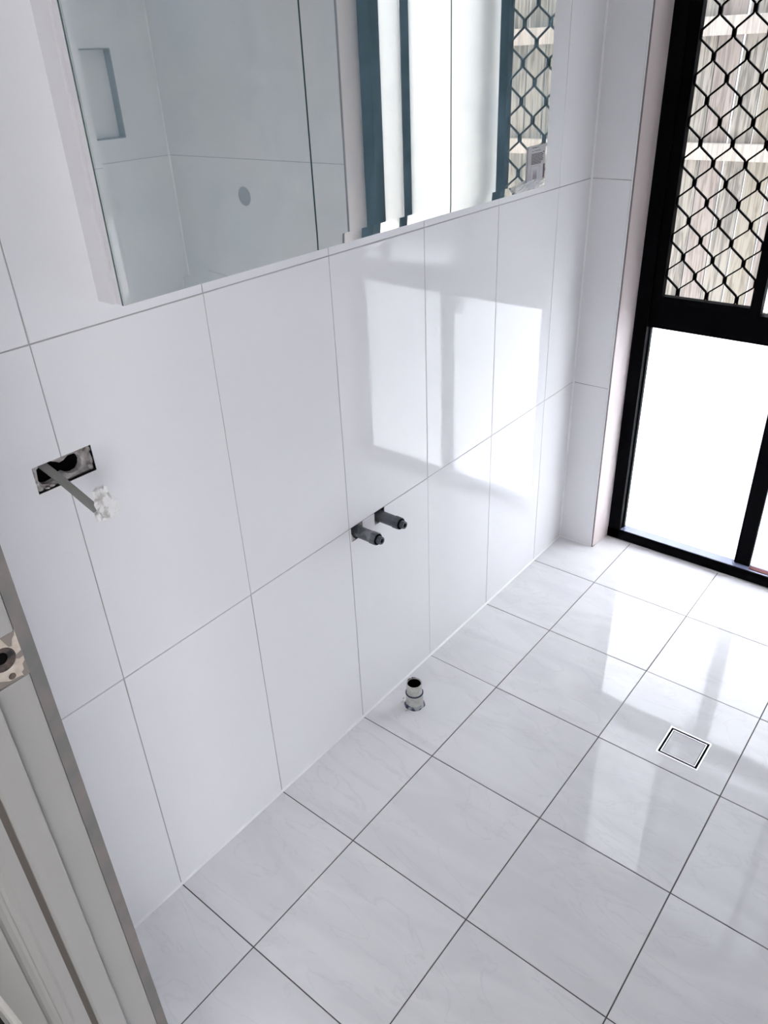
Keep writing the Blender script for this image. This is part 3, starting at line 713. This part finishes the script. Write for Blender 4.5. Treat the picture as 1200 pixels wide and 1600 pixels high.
water_pipe(0.6285, 0.5615, 0.0710, M_PIPE_DUST, 'dark grey plastic water pipe, dusty one nearer the doorway', 1)
water_pipe(0.7110, 0.5615, 0.0725, M_PIPE, 'dark grey plastic water pipe, clean one nearer the window', 2)

# ------------------------------------------------------------------ waste pipe stub
stub = empty('waste_pipe', (DP[0], DP[1], 0)); tag(stub, 'white plastic waste pipe stub rising from the floor by the wall', 'pipe')
cx, cy = DP[0], DP[1]
rg = random.Random(2)
jag = [rg.uniform(-.0006, .0006) for _ in range(36)]
bm = bmesh.new(); lathe(bm, (cx, cy, -.02), (0, 0, 1), [(0, .0232), (.0615, .0232), (.0625, .0226), (.0625, .0210), (0, .0210)], n=36, cap0=False, cap1=False); bm_obj('socket', bm, M_PVC, stub, False)
bm = bmesh.new(); lathe(bm, (cx, cy, -.02), (0, 0, 1), [(0, .0206), (.0945, .0206), (.0950, .0202), (.0950, .0182), (.070, .0180)], n=36, cap0=False, cap1=False); bm_obj('inner_pipe', bm, M_PVC, stub, False)
bm = bmesh.new(); lathe(bm, (cx, cy, .0405), (0, 0, 1), [(0, .0234), (.0006, .0239), (.0024, .0239), (.0032, .0209)], n=36, cap0=False, cap1=False); bm_obj('cement_ring', bm, M_BLUE, stub)
bm = bmesh.new(); lathe(bm, (cx, cy, -.015), (0, 0, 1), [(0, .0178), (.0870, .0178), (.0868, .0174), (.004, .0172)], n=24); bm_obj('void', bm, M_BLACK, stub)  # black lining paints in the darkness down the pipe
bm = bmesh.new()
fs = [lambda a: 1 + .03 * math.sin(5 * a + 1) + .02 * math.sin(9 * a), lambda a: 1 + .03 * math.sin(4 * a + 1), lambda a: 1 + .0 * a]
lathe(bm, (cx, cy, 0), (0, 0, 1), [(0.0002, .0275), (.0016, .0258), (.010, .0237)], n=40, fs=fs, cap0=False, cap1=False); bm_obj('primer_smear', bm, M_PRIMER, stub)
bm = bmesh.new()
for k in range(26):
    a = rg.uniform(math.pi * .75, math.pi * 1.55); r = rg.uniform(.027, .037); s = rg.uniform(.0008, .0022)
    vs = bmesh.ops.create_icosphere(bm, subdivisions=1, radius=s)['verts']
    for v_ in vs: v_.co += Vector((cx + r * math.cos(a), cy + r * math.sin(a), s * .5))
o = bm_obj('grit', bm, M_DEBRIS, stub); o['kind'] = 'stuff'
bm = bmesh.new()
for k in range(7):      # burrs on the cut rim
    a = 2.0 + k * .22; vs = bmesh.ops.create_icosphere(bm, subdivisions=1, radius=.0011 + .0006 * (k % 3))['verts']
    for v_ in vs: v_.co += Vector((cx + .0192 * math.cos(a), cy + .0192 * math.sin(a), .0756))
bm_obj('rim_burr', bm, M_DARK_BROWN, stub)

# ------------------------------------------------------------------ square floor drain
dr = empty('floor_drain', ((DR[0] + DR[1]) / 2, (DR[2] + DR[3]) / 2, 0)); tag(dr, 'square tile-insert floor drain with steel frame and dark slot', 'drain')
dcx, dcy = dr.location.x, dr.location.y
def sq_ring(name, r0, r1, z0, z1, m):
    bm = bmesh.new(); L = []
    for r, z in ((r0, z0), (r0, z1), (r1, z1), (r1, z0)): L.append([bm.verts.new((dcx + a * r, dcy + b * r, z)) for a, b in ((-1, -1), (1, -1), (1, 1), (-1, 1))])
    for i in range(4): bridge(bm, L[i], L[(i + 1) % 4])
    return bm_obj(name, bm, m, dr)
sq_ring('outer_frame', .0510, .0476, -.008, .0006, M_STEEL)
bm = bmesh.new(); box(bm, dcx - .047, dcx + .047, dcy - .047, dcy + .047, -.0115, -.0105); bm_obj('slot', bm, M_BLACK, dr)
sq_ring('slot_dark_fill', .0476, .0424, -.011, -.0012, M_BLACK)  # black fill paints the slot's deep shade just below the rim
sq_ring('tray_rim', .0424, .0402, -.008, .0004, M_STEEL)
sq_ring('insert_joint', .0402, .0388, -.008, -.0006, M_GROUT_F)
bm = bmesh.new(); box(bm, dcx - .0388, dcx + .0388, dcy - .0388, dcy + .0388, -.0080, .0002, .0005); bm_obj('tile_insert', bm, M_FLOOR, dr)

# ------------------------------------------------------------------ unseen fill lights added on the ceilings (out of frame)
def fill_lamp(name, x, y, watts, label, size):
    root = empty(name, (x, y, CH)); tag(root, label, 'added fill light')
    bm = bmesh.new(); lathe(bm, (x, y, CH), (0, 0, -1), [(0, size * .55), (.02, size * .55), (.03, size * .5), (.03, size * .47), (.012, size * .46)], n=40); bm_obj('housing', bm, M_WHITE, root)
    ld = bpy.data.lights.new(name + '_bulb', 'AREA'); ld.shape = 'DISK'; ld.size = size * .9; ld.energy = watts; ld.color = (1.0, 0.98, 0.96)
    lo = bpy.data.objects.new('bulb', ld); lo.location = (0, 0, -.032); link(lo, root)
fill_lamp('ceiling_fill', 1.2, 0.05, CEIL_FILL, 'added round fill light above the bathroom floor, unseen', 0.60)
fill_lamp('ceiling_fill', 1.0, -1.3, HALL_FILL, 'added round fill light in the hall behind the viewer, unseen', 0.35)
